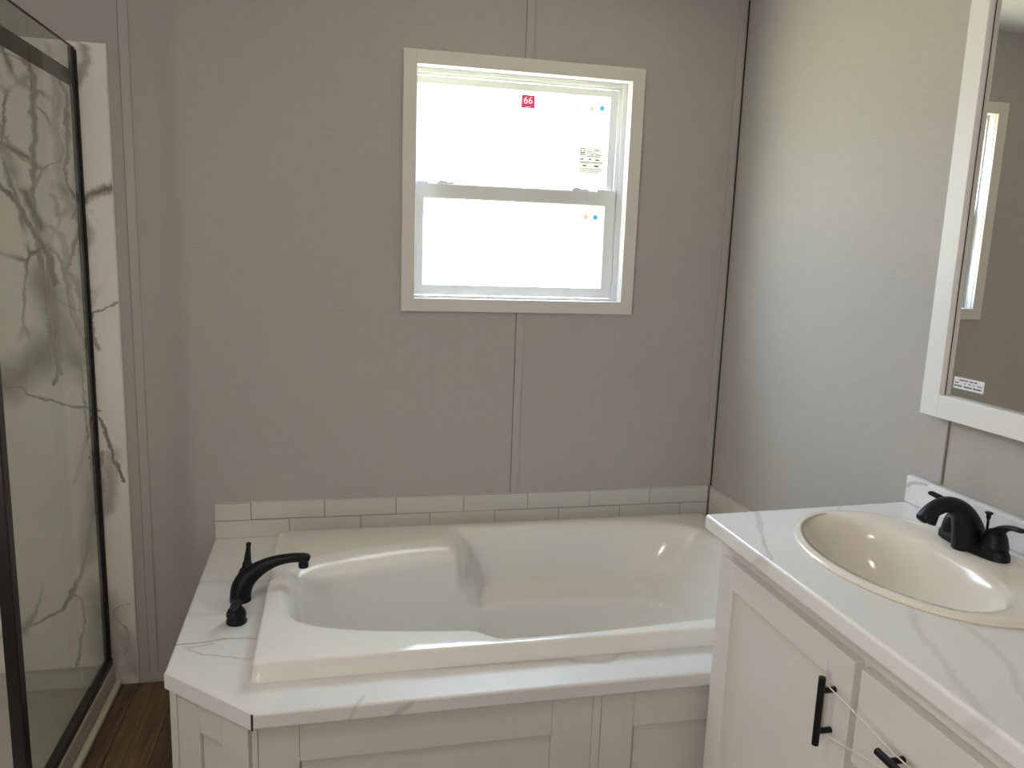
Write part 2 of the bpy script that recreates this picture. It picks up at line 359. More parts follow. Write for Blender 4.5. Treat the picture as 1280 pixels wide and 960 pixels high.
# ------------------------------------------------------------------ helpers
def link(o, parent=None):
    COL.objects.link(o)
    if parent is not None:
        o.parent = parent
        o.matrix_parent_inverse = Matrix.Translation(-PIV(parent))
    return o
def PIV(o):
    p = Vector((0, 0, 0))
    while o is not None:
        p += o.location; o = None
    return p
def tag(o, label, cat, group=None, kind=None):
    o['label'] = label; o['category'] = cat
    if group: o['group'] = group
    if kind: o['kind'] = kind
    return o
def thing(name, label, cat, loc, kind=None, group=None):
    o = bpy.data.objects.new(name, None); o.empty_display_size = 0.05; o.location = loc
    COL.objects.link(o); return tag(o, label, cat, group, kind)
def finish(name, bm, mat, parent=None, bevel=0.0, seg=2, smooth=False, label=None):
    bmesh.ops.remove_doubles(bm, verts=bm.verts, dist=1e-6)
    bmesh.ops.recalc_face_normals(bm, faces=bm.faces)
    me = bpy.data.meshes.new(name); bm.to_mesh(me); bm.free()
    me.materials.append(MATS[mat])
    if smooth:
        for p in me.polygons: p.use_smooth = True
    o = bpy.data.objects.new(name, me); link(o, parent)
    if bevel:
        md = o.modifiers.new('bevel', 'BEVEL'); md.width = bevel; md.segments = seg; md.limit_method = 'ANGLE'; md.angle_limit = 0.6
        md.harden_normals = False
    if label: o['label'] = label
    return o
def box_bm(x0, x1, y0, y1, z0, z1, bm=None):
    bm = bm or bmesh.new()
    v = [bm.verts.new((x, y, z)) for x in (x0, x1) for y in (y0, y1) for z in (z0, z1)]
    for f in ((0, 1, 3, 2), (4, 6, 7, 5), (0, 4, 5, 1), (2, 3, 7, 6), (0, 2, 6, 4), (1, 5, 7, 3)):
        bm.faces.new([v[i] for i in f])
    return bm
def box(name, x0, x1, y0, y1, z0, z1, mat, parent=None, bevel=0.0015, **k):
    return finish(name, box_bm(x0, x1, y0, y1, z0, z1), mat, parent, bevel, **k)
def prism_bm(poly, z0, z1, bm=None):
    bm = bm or bmesh.new()
    a = [bm.verts.new((x, y, z0)) for x, y in poly]; b = [bm.verts.new((x, y, z1)) for x, y in poly]
    n = len(poly)
    bm.faces.new(a[::-1]); bm.faces.new(b)
    for i in range(n): bm.faces.new([a[i], a[(i + 1) % n], b[(i + 1) % n], b[i]])
    return bm
def loft_bm(rings, cap0=False, cap1=False, bm=None):
    bm = bm or bmesh.new()
    V = [[bm.verts.new(p) for p in r] for r in rings]
    n = len(rings[0])
    for a, b in zip(V[:-1], V[1:]):
        for i in range(n): bm.faces.new([a[i], a[(i + 1) % n], b[(i + 1) % n], b[i]])
    if cap0: bm.faces.new(V[0][::-1])
    if cap1: bm.faces.new(V[-1])
    return bm
def spline(pts, n=8):
    """Catmull-Rom through tuples of any length"""
    P = [pts[0]] + list(pts) + [pts[-1]]; out = []
    for k in range(1, len(P) - 2):
        for j in range(n):
            u = j / n
            out.append(tuple(0.5 * ((2 * b) + (-a + c) * u + (2 * a - 5 * b + 4 * c - d) * u * u + (-a + 3 * b - 3 * c + d) * u ** 3)
                             for a, b, c, d in zip(P[k - 1], P[k], P[k + 1], P[k + 2])))
    out.append(tuple(pts[-1])); return out
def tube_bm(path, nseg=16, bm=None, flat=1.0, up=Vector((0, 0, 1)), cap=True):
    """path: (x,y,z,r[,r2]) - r across, r2 in the bending plane"""
    pts = [Vector(p[:3]) for p in path]; rings = []
    for i, p in enumerate(pts):
        d = (pts[min(i + 1, len(pts) - 1)] - pts[max(i - 1, 0)]).normalized()
        s = d.cross(up)
        if s.length < 1e-3: s = d.cross(Vector((0, 1, 0)))
        s.normalize(); u2 = s.cross(d).normalized()
        r = path[i][3]; r2 = path[i][4] if len(path[i]) > 4 else r * flat
        rings.append([p + s * (r * math.cos(2 * PI * k / nseg)) + u2 * (r2 * math.sin(2 * PI * k / nseg)) for k in range(nseg)])
    return loft_bm(rings, cap, cap, bm)
def lathe_bm(prof, c, n=28, bm=None, ex=1.0, ey=1.0):
    rings = [[(c[0] + r * ex * math.cos(2 * PI * k / n), c[1] + r * ey * math.sin(2 * PI * k / n), c[2] + z) for k in range(n)] for r, z in prof]
    return loft_bm(rings, True, True, bm)
def text_mesh(name, s, size, mat, parent, mw, thick=0.0002):
    cu = bpy.data.curves.new(name, 'FONT'); cu.body = s; cu.size = size; cu.align_x = 'CENTER'; cu.align_y = 'CENTER'; cu.extrude = thick
    tmp = bpy.data.objects.new('tmp_text', cu); COL.objects.link(tmp)
    dg = bpy.context.evaluated_depsgraph_get(); dg.update()
    me = bpy.data.meshes.new_from_object(tmp.evaluated_get(dg)); bpy.data.objects.remove(tmp)
    me.transform(mw); me.materials.clear(); me.materials.append(MATS[mat]); me.name = name
    o = bpy.data.objects.new(name, me); return link(o, parent)
def sst(a, b, x):
    t = max(0.0, min(1.0, (x - a) / (b - a))); return t * t * (3 - 2 * t)

# ------------------------------------------------------------------ the room shell
XR = 1.385; XL = -1.65; YF = -4.40; ZC = 2.345; TH = 0.12
def S(o, label, cat): return tag(o, label, cat, None, 'structure')
# floor: sub-floor slab carrying planks
fl = S(finish('floor', box_bm(XL - TH, XR + TH, YF - TH, TH, -0.10, -0.006), 'dark'), 'dark brown wood plank floor of the bathroom', 'floor')
PW = 0.126; PLEN = 1.22
pm = {}
ix = 0; x = -0.655 - 8 * PW
while x < XR:
    x0, x1 = max(x, XL), min(x + PW, XR)
    y = YF - random.random() * PLEN
    while y < 0:
        y0, y1 = max(y, YF), min(y + PLEN, 0.0)
        if x1 - x0 > 0.01 and y1 - y0 > 0.02:
            w_, l_ = x1 - x0 - 0.0022, y1 - y0 - 0.0022
            key = (round(w_, 4), round(l_, 4))
            if key not in pm:
                bm = box_bm(-w_ / 2, w_ / 2, -l_ / 2, l_ / 2, -0.006, 0.0)
                me = bpy.data.meshes.new('plank'); bmesh.ops.recalc_face_normals(bm, faces=bm.faces); bm.to_mesh(me); bm.free()
                me.materials.append(MATS['plank_wood']); pm[key] = me
            o = bpy.data.objects.new('plank', pm[key]); o.location = ((x0 + x1) / 2, (y0 + y1) / 2, 0); link(o, fl)
        y += PLEN
    x += PW
S(finish('ceiling', box_bm(XL - TH, XR + TH, YF - TH, TH, ZC, ZC + 0.1), 'ceiling'), 'off white textured ceiling', 'ceiling')
# back wall with the window opening
WX0, WX1, WZ0, WZ1 = 0.238, 0.986, 1.296, 2.060
bm = bmesh.new()
for a in ((XL - TH, WX0, 0, ZC), (WX1, XR + TH, 0, ZC), (WX0, WX1, 0, WZ0), (WX0, WX1, WZ1, ZC)):
    box_bm(a[0], a[1], 0.0, TH, a[2], a[3], bm)
S(finish('wall_back', bm, 'linen'), 'grey linen-textured wall panel behind the tub', 'wall')
S(finish('wall_right', box_bm(XR, XR + TH, YF - TH, TH * 0 - 0.0005, 0, ZC), 'linen'), 'grey linen-textured wall behind the vanity and mirror', 'wall')
# left wall with an added opening for the fill light (unseen, behind the camera)
bm = bmesh.new()
for y0, y1, z0, z1 in ((YF, -3.86, 0, ZC), (-3.04, 0, 0, ZC), (-3.86, -3.04, 2.03, ZC)):
    box_bm(XL - TH, XL, y0, y1, z0, z1, bm)
S(finish('wall_left', bm, 'linen'), 'grey linen-textured wall at the far side of the shower', 'wall')
S(finish('wall_front', box_bm(XL - TH, XR + TH, YF - TH, YF, 0, ZC), 'linen'), 'grey linen-textured wall facing the window', 'wall')
bm = bmesh.new()
box_bm(-2.70, -2.62, -4.45, -2.45, -0.1, 2.45, bm); box_bm(-2.62, XL - TH, -4.45, -4.37, -0.1, 2.45, bm); box_bm(-2.62, XL - TH, -2.53, -2.45, -0.1, 2.45, bm)
box_bm(-2.62, XL - TH, -4.37, -2.53, ZC, 2.45, bm); box_bm(-2.62, XL - TH, -4.37, -2.53, -0.1, 0.0, bm)
S(finish('wall_hall_block', bm, 'hall'), 'unseen tan walls added beyond the doorway to shut out the sky', 'wall')  # unseen box, added to keep sky light out of the doorway
d1 = thing('door_1', 'unseen white trimmed doorway added for the fill light, left of the camera', 'doorway', (XL, -3.45, 0), 'structure')  # unseen doorway, put in for the fill light
box('door_jamb', XL - TH, XL + 0.012, -3.06, -3.00, 0, 2.03, 'casing', d1); box('door_jamb', XL - TH, XL + 0.012, -3.90, -3.84, 0, 2.03, 'casing', d1)
box('door_head', XL - TH, XL + 0.012, -3.90, -3.00, 2.03, 2.09, 'casing', d1)
S(finish('ground', box_bm(-30, 30, 0.35, 60, -0.95, -0.80), 'straw_ground'), 'sunlit straw-coloured ground outside the window', 'ground')
# battens and trims
S(box('trim_1', -0.6205, -0.594, -0.005, 0.0, 0.03, ZC, 'batten', None, 0.001), 'vertical batten strip on the back wall beside the shower panel', 'trim')
S(box('trim_2', 0.603, 0.629, -0.005, 0.0, 2.0925, ZC, 'batten', None, 0.001), 'vertical batten strip above the window casing', 'trim')
S(box('trim_3', 0.603, 0.629, -0.005, 0.0, 0.621, 1.2645, 'batten', None, 0.001), 'vertical batten strip between window casing and tub tiles', 'trim')
S(box('trim_4', 1.350, 1.377, -0.005, 0.0, 0.621, ZC, 'batten', None, 0.001), 'vertical batten strip in the wall corner', 'trim')
S(box('trim_5', XR - 0.005, XR, -1.118, -1.090, 0.972, ZC, 'batten', None, 0.001), 'vertical batten strip between mirror and countertop backsplash', 'trim')
S(box('trim_6', XR - 0.003, XR, -0.004, 0.0, 0.62, ZC, 'dark', None, 0), 'thin dark gap line in the wall corner', 'trim')
S(box('baseboard_back', -0.655, -0.385, -0.008, 0.0, 0.0, 0.030, 'batten', None, 0.002), 'low base trim strip along the back wall by the shower', 'baseboard')

simple('joint', (0.22, 0.19, 0.16), 0.8)
for nm, g in (('trim_1', (-0.6222, -0.6206, -0.0015, 0.0, 0.03, ZC)), ('trim_2', (0.6013, 0.6029, -0.0015, 0.0, 2.0925, ZC)), ('trim_3', (0.6013, 0.6029, -0.0015, 0.0, 0.621, 1.2645)), ('trim_5', (XR - 0.0015, XR, -1.1215, -1.1182, 0.972, ZC))):
    box('joint', *g, 'joint', bpy.data.objects[nm], 0)
# ------------------------------------------------------------------ overhead fill lamp, added to brighten the room, out of frame
LX, LY = -0.72, -1.72
cl_ = thing('fill_lamp', 'unseen ceiling fill lamp added to brighten the room, round frosted dome, over the floor by the shower', 'lamp', (LX, LY, ZC))
m, t, b, o = new_mat('fill_glow')
b.inputs['Base Color'].default_value = (0.9, 0.88, 0.84, 1); b.inputs['Emission Color'].default_value = (1.0, 0.925, 0.85, 1); b.inputs['Emission Strength'].default_value = FILL
finish('fill_base', lathe_bm([(0.165, -0.022), (0.168, -0.012), (0.165, -0.0005)], (LX, LY, ZC)), 'casing', cl_)
finish('fill_dome', lathe_bm([(0.03, -0.100), (0.08, -0.092), (0.12, -0.075), (0.146, -0.050), (0.155, -0.0225)], (LX, LY, ZC)), 'fill_glow', cl_, smooth=True)

# ------------------------------------------------------------------ window
w1 = thing('window_1', 'white single-hung window with casing above the bathtub', 'window', (0.612, 0, 1.265), 'structure')
CO = (0.207, 1.019, 1.265, 2.0915); CI = (0.2505, 0.974, 1.308, 2.048)
box('casing_board', CO[0], CI[0], -0.012, 0, CO[2], CO[3], 'casing', w1); box('casing_board', CI[1], CO[1], -0.012, 0, CO[2], CO[3], 'casing', w1)
box('casing_board', CI[0], CI[1], -0.012, 0, CI[3], CO[3], 'casing', w1); box('casing_board', CI[0], CI[1], -0.012, 0, CO[2], CI[2], 'casing', w1)
def ring(name, x0, x1, z0, z1, wl, wr, wb, wt, y0, y1, mat, bev=0.0015):
    bm = bmesh.new()
    box_bm(x0, x0 + wl, y0, y1, z0, z1, bm); box_bm(x1 - wr, x1, y0, y1, z0, z1, bm)
    box_bm(x0 + wl, x1 - wr, y0, y1, z0, z0 + wb, bm); box_bm(x0 + wl, x1 - wr, y0, y1, z1 - wt, z1, bm)
    return finish(name, bm, mat, w1, bev)
ring('jamb_liner', CI[0] - 0.012, CI[1] + 0.012, CI[2] - 0.012, CI[3] + 0.012, 0.012, 0.012, 0.012, 0.012, 0.0005, 0.034, 'vinyl')
ring('window_frame', 0.2395, 0.985, 1.297, 2.059, 0.0125, 0.019, 0.0155, 0.020, 0.034, 0.118, 'vinyl')
ring('track', 0.2505, 0.967, 1.311, 2.041, 0.004, 0.012, 0.003, 0.010, 0.064, 0.069, 'vinyl', 0.001)
ring('track_lip', 0.2505, 0.967, 1.311, 2.041, 0.003, 0.007, 0.005, 0.007, 0.036, 0.0395, 'vinyl', 0.001)
us = ring('upper_sash', 0.2555, 0.955, 1.652, 2.0305, 0.004, 0.027, 0.040, 0.024, 0.0705, 0.098, 'vinyl')
ls = ring('lower_sash', 0.2550, 0.9535, 1.318, 1.686, 0.026, 0.036, 0.034, 0.047, 0.041, 0.0635, 'vinyl')
box('glazing_bead', 0.281, 0.2835, 0.050, 0.055, 1.352, 1.639, 'cream', w1, 0); box('glazing_bead', 0.915, 0.9175, 0.050, 0.055, 1.352, 1.639, 'cream', w1, 0)
box('glazing_bead', 0.2835, 0.915, 0.050, 0.055, 1.6365, 1.639, 'cream', w1, 0)
box('pane', 0.2585, 0.9285, 0.083, 0.085, 1.690, 2.008, 'window_glass', w1, 0); box('pane', 0.280, 0.9185, 0.054, 0.056, 1.351, 1.640, 'window_glass', w1, 0)
def latch(xc, d):
    prof = [(-0.028 * d, 0), (-0.024 * d, 0.007), (-0.012 * d, 0.012), (0.002 * d, 0.010), (0.012 * d, 0.006), (0.026 * d, 0.009), (0.034 * d, 0.005), (0.036 * d, 0)]
    bm = bmesh.new()
    a = [bm.verts.new((xc + px, 0.046, 1.686 + pz)) for px, pz in prof]; b_ = [bm.verts.new((xc + px, 0.060, 1.686 + pz)) for px, pz in prof]
    bm.faces.new(a); bm.faces.new(b_[::-1])
    for i in range(len(prof)): bm.faces.new([a[i], b_[i], b_[(i + 1) % len(prof)], a[(i + 1) % len(prof)]])
    finish('cam_lock', bm, 'vinyl', w1, 0.001)
latch(0.352, 1); latch(0.822, 1)
box('tilt_latch', 0.256, 0.300, 0.043, 0.061, 1.686, 1.694, 'vinyl', w1, 0.003); box('tilt_latch', 0.885, 0.952, 0.043, 0.061, 1.686, 1.694, 'vinyl', w1, 0.003)
# stickers stuck on the panes (facing the room, -y)
def RX(loc): return Matrix.Translation(loc) @ Matrix.Rotation(PI / 2, 4, 'X')
YU = 0.0826; YL = 0.0536
kU = (2.62 + YU) / (2.62 + 0.06); kL = (2.62 + YL) / (2.62 + 0.06)
def up(x, z, k): return x * k, 1.483 + (z - 1.483) * k
a_ = up(0.608, 1.992, kU); b_ = up(0.655, 1.949, kU)
st = box('red_sticker', a_[0], b_[0], YU - 0.0003, YU, b_[1], a_[1], 'sticker_red', w1, 0, label='red square sticker reading 66')
dig = text_mesh('number', '66', 0.033, 'sticker_digit', st, RX(((a_[0] + b_[0]) / 2, YU - 0.00015, (a_[1] + b_[1]) / 2 + 0.0035)), 0.0004)
pr_ = box('small_print', a_[0] + 0.016, b_[0] - 0.014, YU - 0.0005, YU + 0.0002, b_[1] + 0.0032, b_[1] + 0.0055, 'sticker_digit', st, 0)
for cut in (dig, pr_):      # the figures are clear windows in the red print
    md = st.modifiers.new('cut', 'BOOLEAN'); md.object = cut; md.operation = 'DIFFERENCE'; md.solver = 'EXACT'
dg = bpy.context.evaluated_depsgraph_get(); dg.update()
me = bpy.data.meshes.new_from_object(st.evaluated_get(dg)); st.modifiers.clear(); st.data = me
def disc(name, x, z, r, y, mat):
    bm = bmesh.new(); n = 24
    rings = [[(x + r * math.cos(2 * PI * k / n), yy, z + r * math.sin(2 * PI * k / n)) for k in range(n)] for yy in (y, y - 0.0003)]
    return finish(name, loft_bm(rings, True, True, bm), mat, w1)
p = up(0.894, 1.967, kU); disc('blue_dot', p[0], p[1], 0.0098, YU, 'sticker_blue')
p = up(0.889, 1.599, kL); disc('blue_dot', p[0], p[1], 0.0100, YL, 'sticker_blue')
def tilt_sq(x, z, s, y, ang, mat):
    c, s_ = math.cos(ang), math.sin(ang); poly = [(x + s * (c * u - s_ * v), z + s * (s_ * u + c * v)) for u, v in ((-1, -1), (1, -1), (1, 1), (-1, 1))]
    bm = loft_bm([[(px, yy, pz) for px, pz in poly] for yy in (y, y - 0.0003)], True, True)
    return finish('pink_sticker', bm, mat, w1)
p = up(0.857, 1.963, kU); tilt_sq(p[0], p[1], 0.0085, YU, -0.2, 'sticker_pink')
p = up(0.854, 1.600, kL); tilt_sq(p[0], p[1], 0.0098, YL, -0.35, 'sticker_pink')
a_ = up(0.820, 1.834, kU); b_ = up(0.909, 1.747, kU)
lb = box('rating_label', a_[0], b_[0], YU - 0.0003, YU, b_[1], a_[1], 'sticker_paper', w1, 0, label='printed energy rating label')
lw, lh = b_[0] - a_[0], a_[1] - b_[1]
def mark(u0, u1, v0, v1, mat='sticker_ink'):
    box('print_line', a_[0] + u0 * lw, a_[0] + u1 * lw, YU - 0.0006, YU - 0.0003, a_[1] - v1 * lh, a_[1] - v0 * lh, mat, lb, 0)
for q in ((0, 1, 0, .012), (0, 1, .985, 1), (0, .012, 0, 1), (.988, 1, 0, 1), (0.02, .98, .55, .575), (.02, .98, .80, .815), (.34, .35, .38, .55), (.52, .53, .38, .55), (.5, .51, .62, .80),
          (.03, .24, .26, .29), (.30, .62, .09, .105), (.30, .52, .14, .155), (.30, .72, .19, .205), (.55, .78, .03, .045), (.62, .80, .08, .11), (.30, .45, .25, .265), (.46, .58, .25, .28), (.64, .9, .25, .28),
          (.30, .85, .32, .345), (.05, .17, .43, .475), (.40, .48, .42, .48), (.66, .82, .44, .485), (.08, .42, .60, .615), (.15, .30, .67, .725), (.62, .80, .67, .73), (.55, .9, .60, .615), (.05, .92, .85, .865), (.05, .92, .90, .915), (.05, .8, .945, .955)):
    mark(*q)
bm = bmesh.new(); n = 20; ex, ez, er = a_[0] + 0.13 * lw, a_[1] - 0.12 * lh, 0.10 * lw
for k in range(n):
    q0, q1 = 2 * PI * k / n, 2 * PI * (k + 1) / n
    bm.faces.new([bm.verts.new((ex + r * math.cos(q), YU - 0.0005, ez + r * math.sin(q))) for r, q in ((er, q0), (er, q1), (er * 0.72, q1), (er * 0.72, q0))])
finish('print_emblem', bm, 'sticker_ink', lb)
mark(.03, .23, .195, .225)

# ------------------------------------------------------------------ shower
sp = thing('shower_wall_panel', 'white marble-print shower panel with brown veins on the back wall', 'wall panel', (-1.15, 0, 0))
box('panel', XL + 0.004, -0.6575, -0.006, 0, 0.0, 2.030, 'shower_marble', sp, 0.0015)
box('edge_strip', -0.6575, -0.6545, -0.007, 0, 0.002, 2.030, 'casing', sp, 0.0005)
sp2 = thing('shower_wall_panel', 'white marble-print shower panel on the left end wall', 'wall panel', (XL, -0.7, 0.08))
box('panel', XL, XL + 0.006, -1.35, -0.007, 0.08, 2.030, 'shower_marble', sp2, 0.0015)
# pan
pn = thing('shower_pan', 'off white shower pan with raised curb under the glass', 'shower pan', (-1.19, -0.7, 0))
def rect(x0, x1, y0, y1, z): return [(x0, y0, z), (x1, y0, z), (x1, y1, z), (x0, y1, z)]
X0, X1, Y0, Y1 = XL + 0.0065, -0.7265, -1.3435, -0.0065
bm = loft_bm([rect(X0, X1, Y0, Y1, 0.0), rect(X0, X1, Y0, Y1, 0.076), rect(X0 + 0.03, X1 - 0.07, Y0 + 0.03, Y1 - 0.03, 0.076), rect(X0 + 0.045, X1 - 0.085, Y0 + 0.045, Y1 - 0.045, 0.030), rect(-1.16, -1.14, -0.70, -0.68, 0.022)], True, True)
finish('basin', bm, 'pan', pn, 0.006, 3)
finish('drain', lathe_bm([(0.0, 0.022), (0.045, 0.022), (0.045, 0.0265), (0.02, 0.028), (0.0, 0.028)][1:4], (-1.15, -0.69, 0)), 'drain', pn)
S(box('trim_7', -0.7260, -0.705, -1.34, -0.008, 0.0, 0.022, 'cream', None, 0.008, seg=3), 'cream quarter-round trim along the shower curb', 'trim')
en = thing('shower_screen', 'fixed glass shower screen with slim black metal frame', 'shower screen', (-0.745, -0.37, 0.076))
box('glass_panel', -0.747, -0.741, -0.705, -0.010, 0.094, 2.010, 'shower_glass', en, 0, label='clear greenish glass panel')
box('wall_channel', -0.7535, -0.7385, -0.024, -0.0065, 0.094, 2.012, 'frame_black', en, 0.002)
box('gasket', -0.7382, -0.7345, -0.016, -0.0065, 0.094, 2.005, 'dark', en, 0.001)
box('bottom_rail', -0.757, -0.731, -0.740, -0.0065, 0.076, 0.098, 'frame_black', en, 0.002)
box('post', -0.758, -0.728, -0.739, -0.706, 0.076, 2.05, 'frame_black', en, 0.003)
box('top_edge', -0.7474, -0.7406, -0.705, -0.0245, 2.0101, 2.0122, 'dark', en, 0)
box('dark_band', -0.7485, -0.7472, -0.704, -0.0245, 1.900, 1.945, 'dark_film', en, 0, label='dark translucent strip near the top of the glass')  # half-clear dark band across the upper glass

# ------------------------------------------------------------------ tile splash around the tub
def tile_row(parent, axis, joints, z0, z1, face, thick):
    for a, b in zip(joints[:-1], joints[1:]):
        g = 0.0009; dz = random.uniform(-0.0008, 0.0008); dt = random.uniform(0, 0.0012)
        if axis == 'x': box('tile', a + g, b - g, face - thick - dt, face, z0 + g + dz, z1 - g + dz, 'tile', parent, 0.0012)
        else: box('tile', face - thick - dt, face, a + g, b - g, z0 + g + dz, z1 - g + dz, 'tile', parent, 0.0012)
t1 = thing('tile_backsplash', 'two rows of off white subway tiles on the back wall', 'tile splash', (0.49, 0, 0.499))
box('grout_bed', -0.397, 1.376, -0.004, 0, 0.500, 0.6185, 'grout', t1, 0)
tile_row(t1, 'x', [-0.398, -0.283, -0.044, 0.197, 0.434, 0.667, 0.901, 1.136, 1.372], 0.559, 0.619, 0, 0.0075)
tile_row(t1, 'x', [-0.398, -0.160, 0.077, 0.315, 0.547, 0.785, 1.019, 1.260, 1.372], 0.499, 0.5585, 0, 0.0075)
box('caulk_line', -0.398, 1.372, -0.0065, 0, 0.6192, 0.6210, 'caulk', t1, 0.0005)
box('caulk_line', -0.398, -0.14, -0.0115, -0.0078, 0.4995, 0.5025, 'caulk', t1, 0.0005)
t2 = thing('tile_backsplash', 'short run of off white subway tiles on the right wall beside the tub', 'tile splash', (XR, -0.5, 0.499))
box('grout_bed', XR - 0.004, XR, -1.018, -0.010, 0.500, 0.6185, 'grout', t2, 0)
tile_row(t2, 'y', [-1.018, -0.892, -0.655, -0.418, -0.181, -0.0095], 0.559, 0.619, XR, 0.0075)
tile_row(t2, 'y', [-1.018, -0.774, -0.537, -0.300, -0.0095], 0.499, 0.5585, XR, 0.0075)
box('caulk_line', XR - 0.0065, XR, -1.018, -0.0095, 0.6192, 0.6210, 'caulk', t2, 0.0005)

# ------------------------------------------------------------------ tub deck
dk = thing('tub_deck', 'white marble-look laminate deck around the bathtub', 'deck', (0.5, -0.5, 0.46))
outer = [(-0.398, -0.0085), (-0.390, -0.849), (-0.178, -1.049), (XR - 0.0002, -1.046), (XR - 0.0002, -0.0085)]
inner = [(-0.155, -0.885), (1.275, -0.885), (1.275, -0.125), (-0.155, -0.125)]
bm = bmesh.new()
def loop(pts, z):
    v = [bm.verts.new((x, y, z)) for x, y in pts]; return [bm.edges.new((v[i], v[(i + 1) % len(v)])) for i in range(len(v))]
ed = loop(outer, 0.499) + loop(inner, 0.499)
r = bmesh.ops.triangle_fill(bm, use_beauty=True, use_dissolve=False, edges=ed)
fs = list(bm.faces)
ex = bmesh.ops.extrude_face_region(bm, geom=fs)
bmesh.ops.translate(bm, verts=[v for v in ex['geom'] if isinstance(v, bmesh.types.BMVert)], vec=(0, 0, -0.0385))
slab = finish('slab', bm, 'deck_marble', dk, 0.006, 3)
def along(p0, p1, u0, u1, n0, n1, z0, z1, name, mat, parent, bev=0.001):
    d = Vector((p1[0] - p0[0], p1[1] - p0[1])); d.normalize(); n = Vector((d.y, -d.x))   # n: to the right of travel
    poly = [(p0[0] + d.x * u + n.x * v, p0[1] + d.y * u + n.y * v) for u, v in ((u0, n0), (u1, n0), (u1, n1), (u0, n1))]
    return finish(name, prism_bm(poly, z0, z1), mat, parent, bev)
P0, P1 = (-0.390, -0.849), (-0.178, -1.049); LN = math.hypot(P1[0] - P0[0], P1[1] - P0[1])
along(P1, P0, 0.0035, LN, -0.0006, 0.0014, 0.4606, 0.4988, 'edge_strip', 'splash_marble', dk, 0.0004)
along(P1, P0, -0.001, 0.0035, -0.001, 0.0009, 0.4606, 0.4975, 'seam', 'dark', dk, 0.0)
# ------------------------------------------------------------------ tub apron (panelling under the deck)
ap = thing('tub_apron', 'white shaker-panelled skirt under the tub deck', 'apron', (0.4, -1.03, 0))
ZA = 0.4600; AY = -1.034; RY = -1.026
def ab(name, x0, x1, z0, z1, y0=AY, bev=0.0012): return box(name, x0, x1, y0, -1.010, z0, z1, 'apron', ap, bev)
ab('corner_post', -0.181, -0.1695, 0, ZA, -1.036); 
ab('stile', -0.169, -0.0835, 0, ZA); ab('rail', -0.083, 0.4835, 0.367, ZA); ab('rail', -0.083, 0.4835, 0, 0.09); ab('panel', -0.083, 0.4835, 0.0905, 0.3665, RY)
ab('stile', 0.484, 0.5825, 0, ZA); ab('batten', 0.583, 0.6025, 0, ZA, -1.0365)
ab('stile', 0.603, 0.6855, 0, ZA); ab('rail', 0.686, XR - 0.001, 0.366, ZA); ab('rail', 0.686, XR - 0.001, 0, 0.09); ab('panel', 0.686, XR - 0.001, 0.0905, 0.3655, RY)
Q0, Q1 = (-0.374, -0.846), (-0.183, -1.029); LQ = math.hypot(Q1[0] - Q0[0], Q1[1] - Q0[1])
def ac(name, u0, u1, z0, z1, n1=0.006): return along(Q0, Q1, u0, u1, -0.014, n1, z0, z1, name, 'apron', ap, 0.0012)
ac('corner_post', 0, 0.024, 0, ZA, 0.009); ac('stile', 0.0245, 0.1005, 0, ZA); ac('rail', 0.101, 0.1745, 0.385, ZA); ac('rail', 0.101, 0.1745, 0, 0.09); ac('panel', 0.101, 0.1745, 0.0905, 0.3845, -0.002)
ac('stile', 0.175, LQ - 0.004, 0, ZA)
box('side_panel', -0.374, -0.358, -0.842, -0.0085, 0, ZA, 'apron', ap)

# ------------------------------------------------------------------ bathtub
tb = thing('bathtub', 'bone white drop-in soaking bathtub with moulded armrests', 'bathtub', (0.56, -0.5, 0.499))
NB = 72
sq = []
for side in range(4):
    for k in range(NB):
        u = -1 + 2 * k / NB
        sq.append(((u, -1), (1, u), (-u, 1), (-1, -u))[side])
def contour(z, xl, xr, yb, yf, e, yc=-0.52):
    out = []
    for qx, qy in sq:
        s = 1.0 / (abs(qx) ** e + abs(qy) ** e) ** (1.0 / e); X, Y = qx * s, qy * s
        x = xl + (X + 1) / 2 * (xr - xl)
        y = yc + Y * (yb(x) - yc) if Y > 0 else yc - Y * (yf(x) - yc)
        out.append((x, y, z))
    return out
def shape(off_l, off_r, t0, foff):
    def yb(x):
        l = -0.222 - 0.20 * max(0.0, 0.33 - x) - off_l; r_ = -0.135 - off_r
        return l + (r_ - l) * sst(t0 - 0.030, t0 + 0.030, x)
    def yf(x):
        l = -0.851 + 0.115 * max(0.0, 0.32 - x) + foff; r_ = -0.905 + 0.02 * sst(0.5, 1.0, x) + foff
        return l + (r_ - l) * sst(0.315, 0.395, x)
    return yb, yf
def orect(z, i, e=90): return contour(z, -0.191 + i, 1.310 - i, lambda x: -0.090 - i, lambda x: -0.9255 + i, e, -0.5)
rings = [orect(0.4995, -0.004), orect(0.5005, -0.003), orect(0.530, 0.0), orect(0.540, 0.0005), orect(0.5445, 0.003), orect(0.546, 0.008)]
def lv(z, xl, xr, ol, orr, t0, fo, e):
    yb, yf = shape(ol, orr, t0, fo); rings.append(contour(z, xl, xr, yb, yf, e))
lv(0.5462, -0.163, 1.262, -0.012, -0.010, 0.360, -0.002, 5.0)
lv(0.5456, -0.154, 1.254, -0.003, -0.002, 0.362, 0.003, 4.8)
lv(0.5425, -0.146, 1.246, 0.010, 0.005, 0.364, 0.008, 4.6)
lv(0.5350, -0.137, 1.238, 0.028, 0.011, 0.368, 0.014, 4.5)
lv(0.5250, -0.130, 1.228, 0.048, 0.015, 0.375, 0.019, 4.4)
lv(0.5130, -0.124, 1.216, 0.066, 0.019, 0.382, 0.024, 4.3)
lv(0.5030, -0.120, 1.205, 0.075, 0.021, 0.388, 0.028, 4.3)
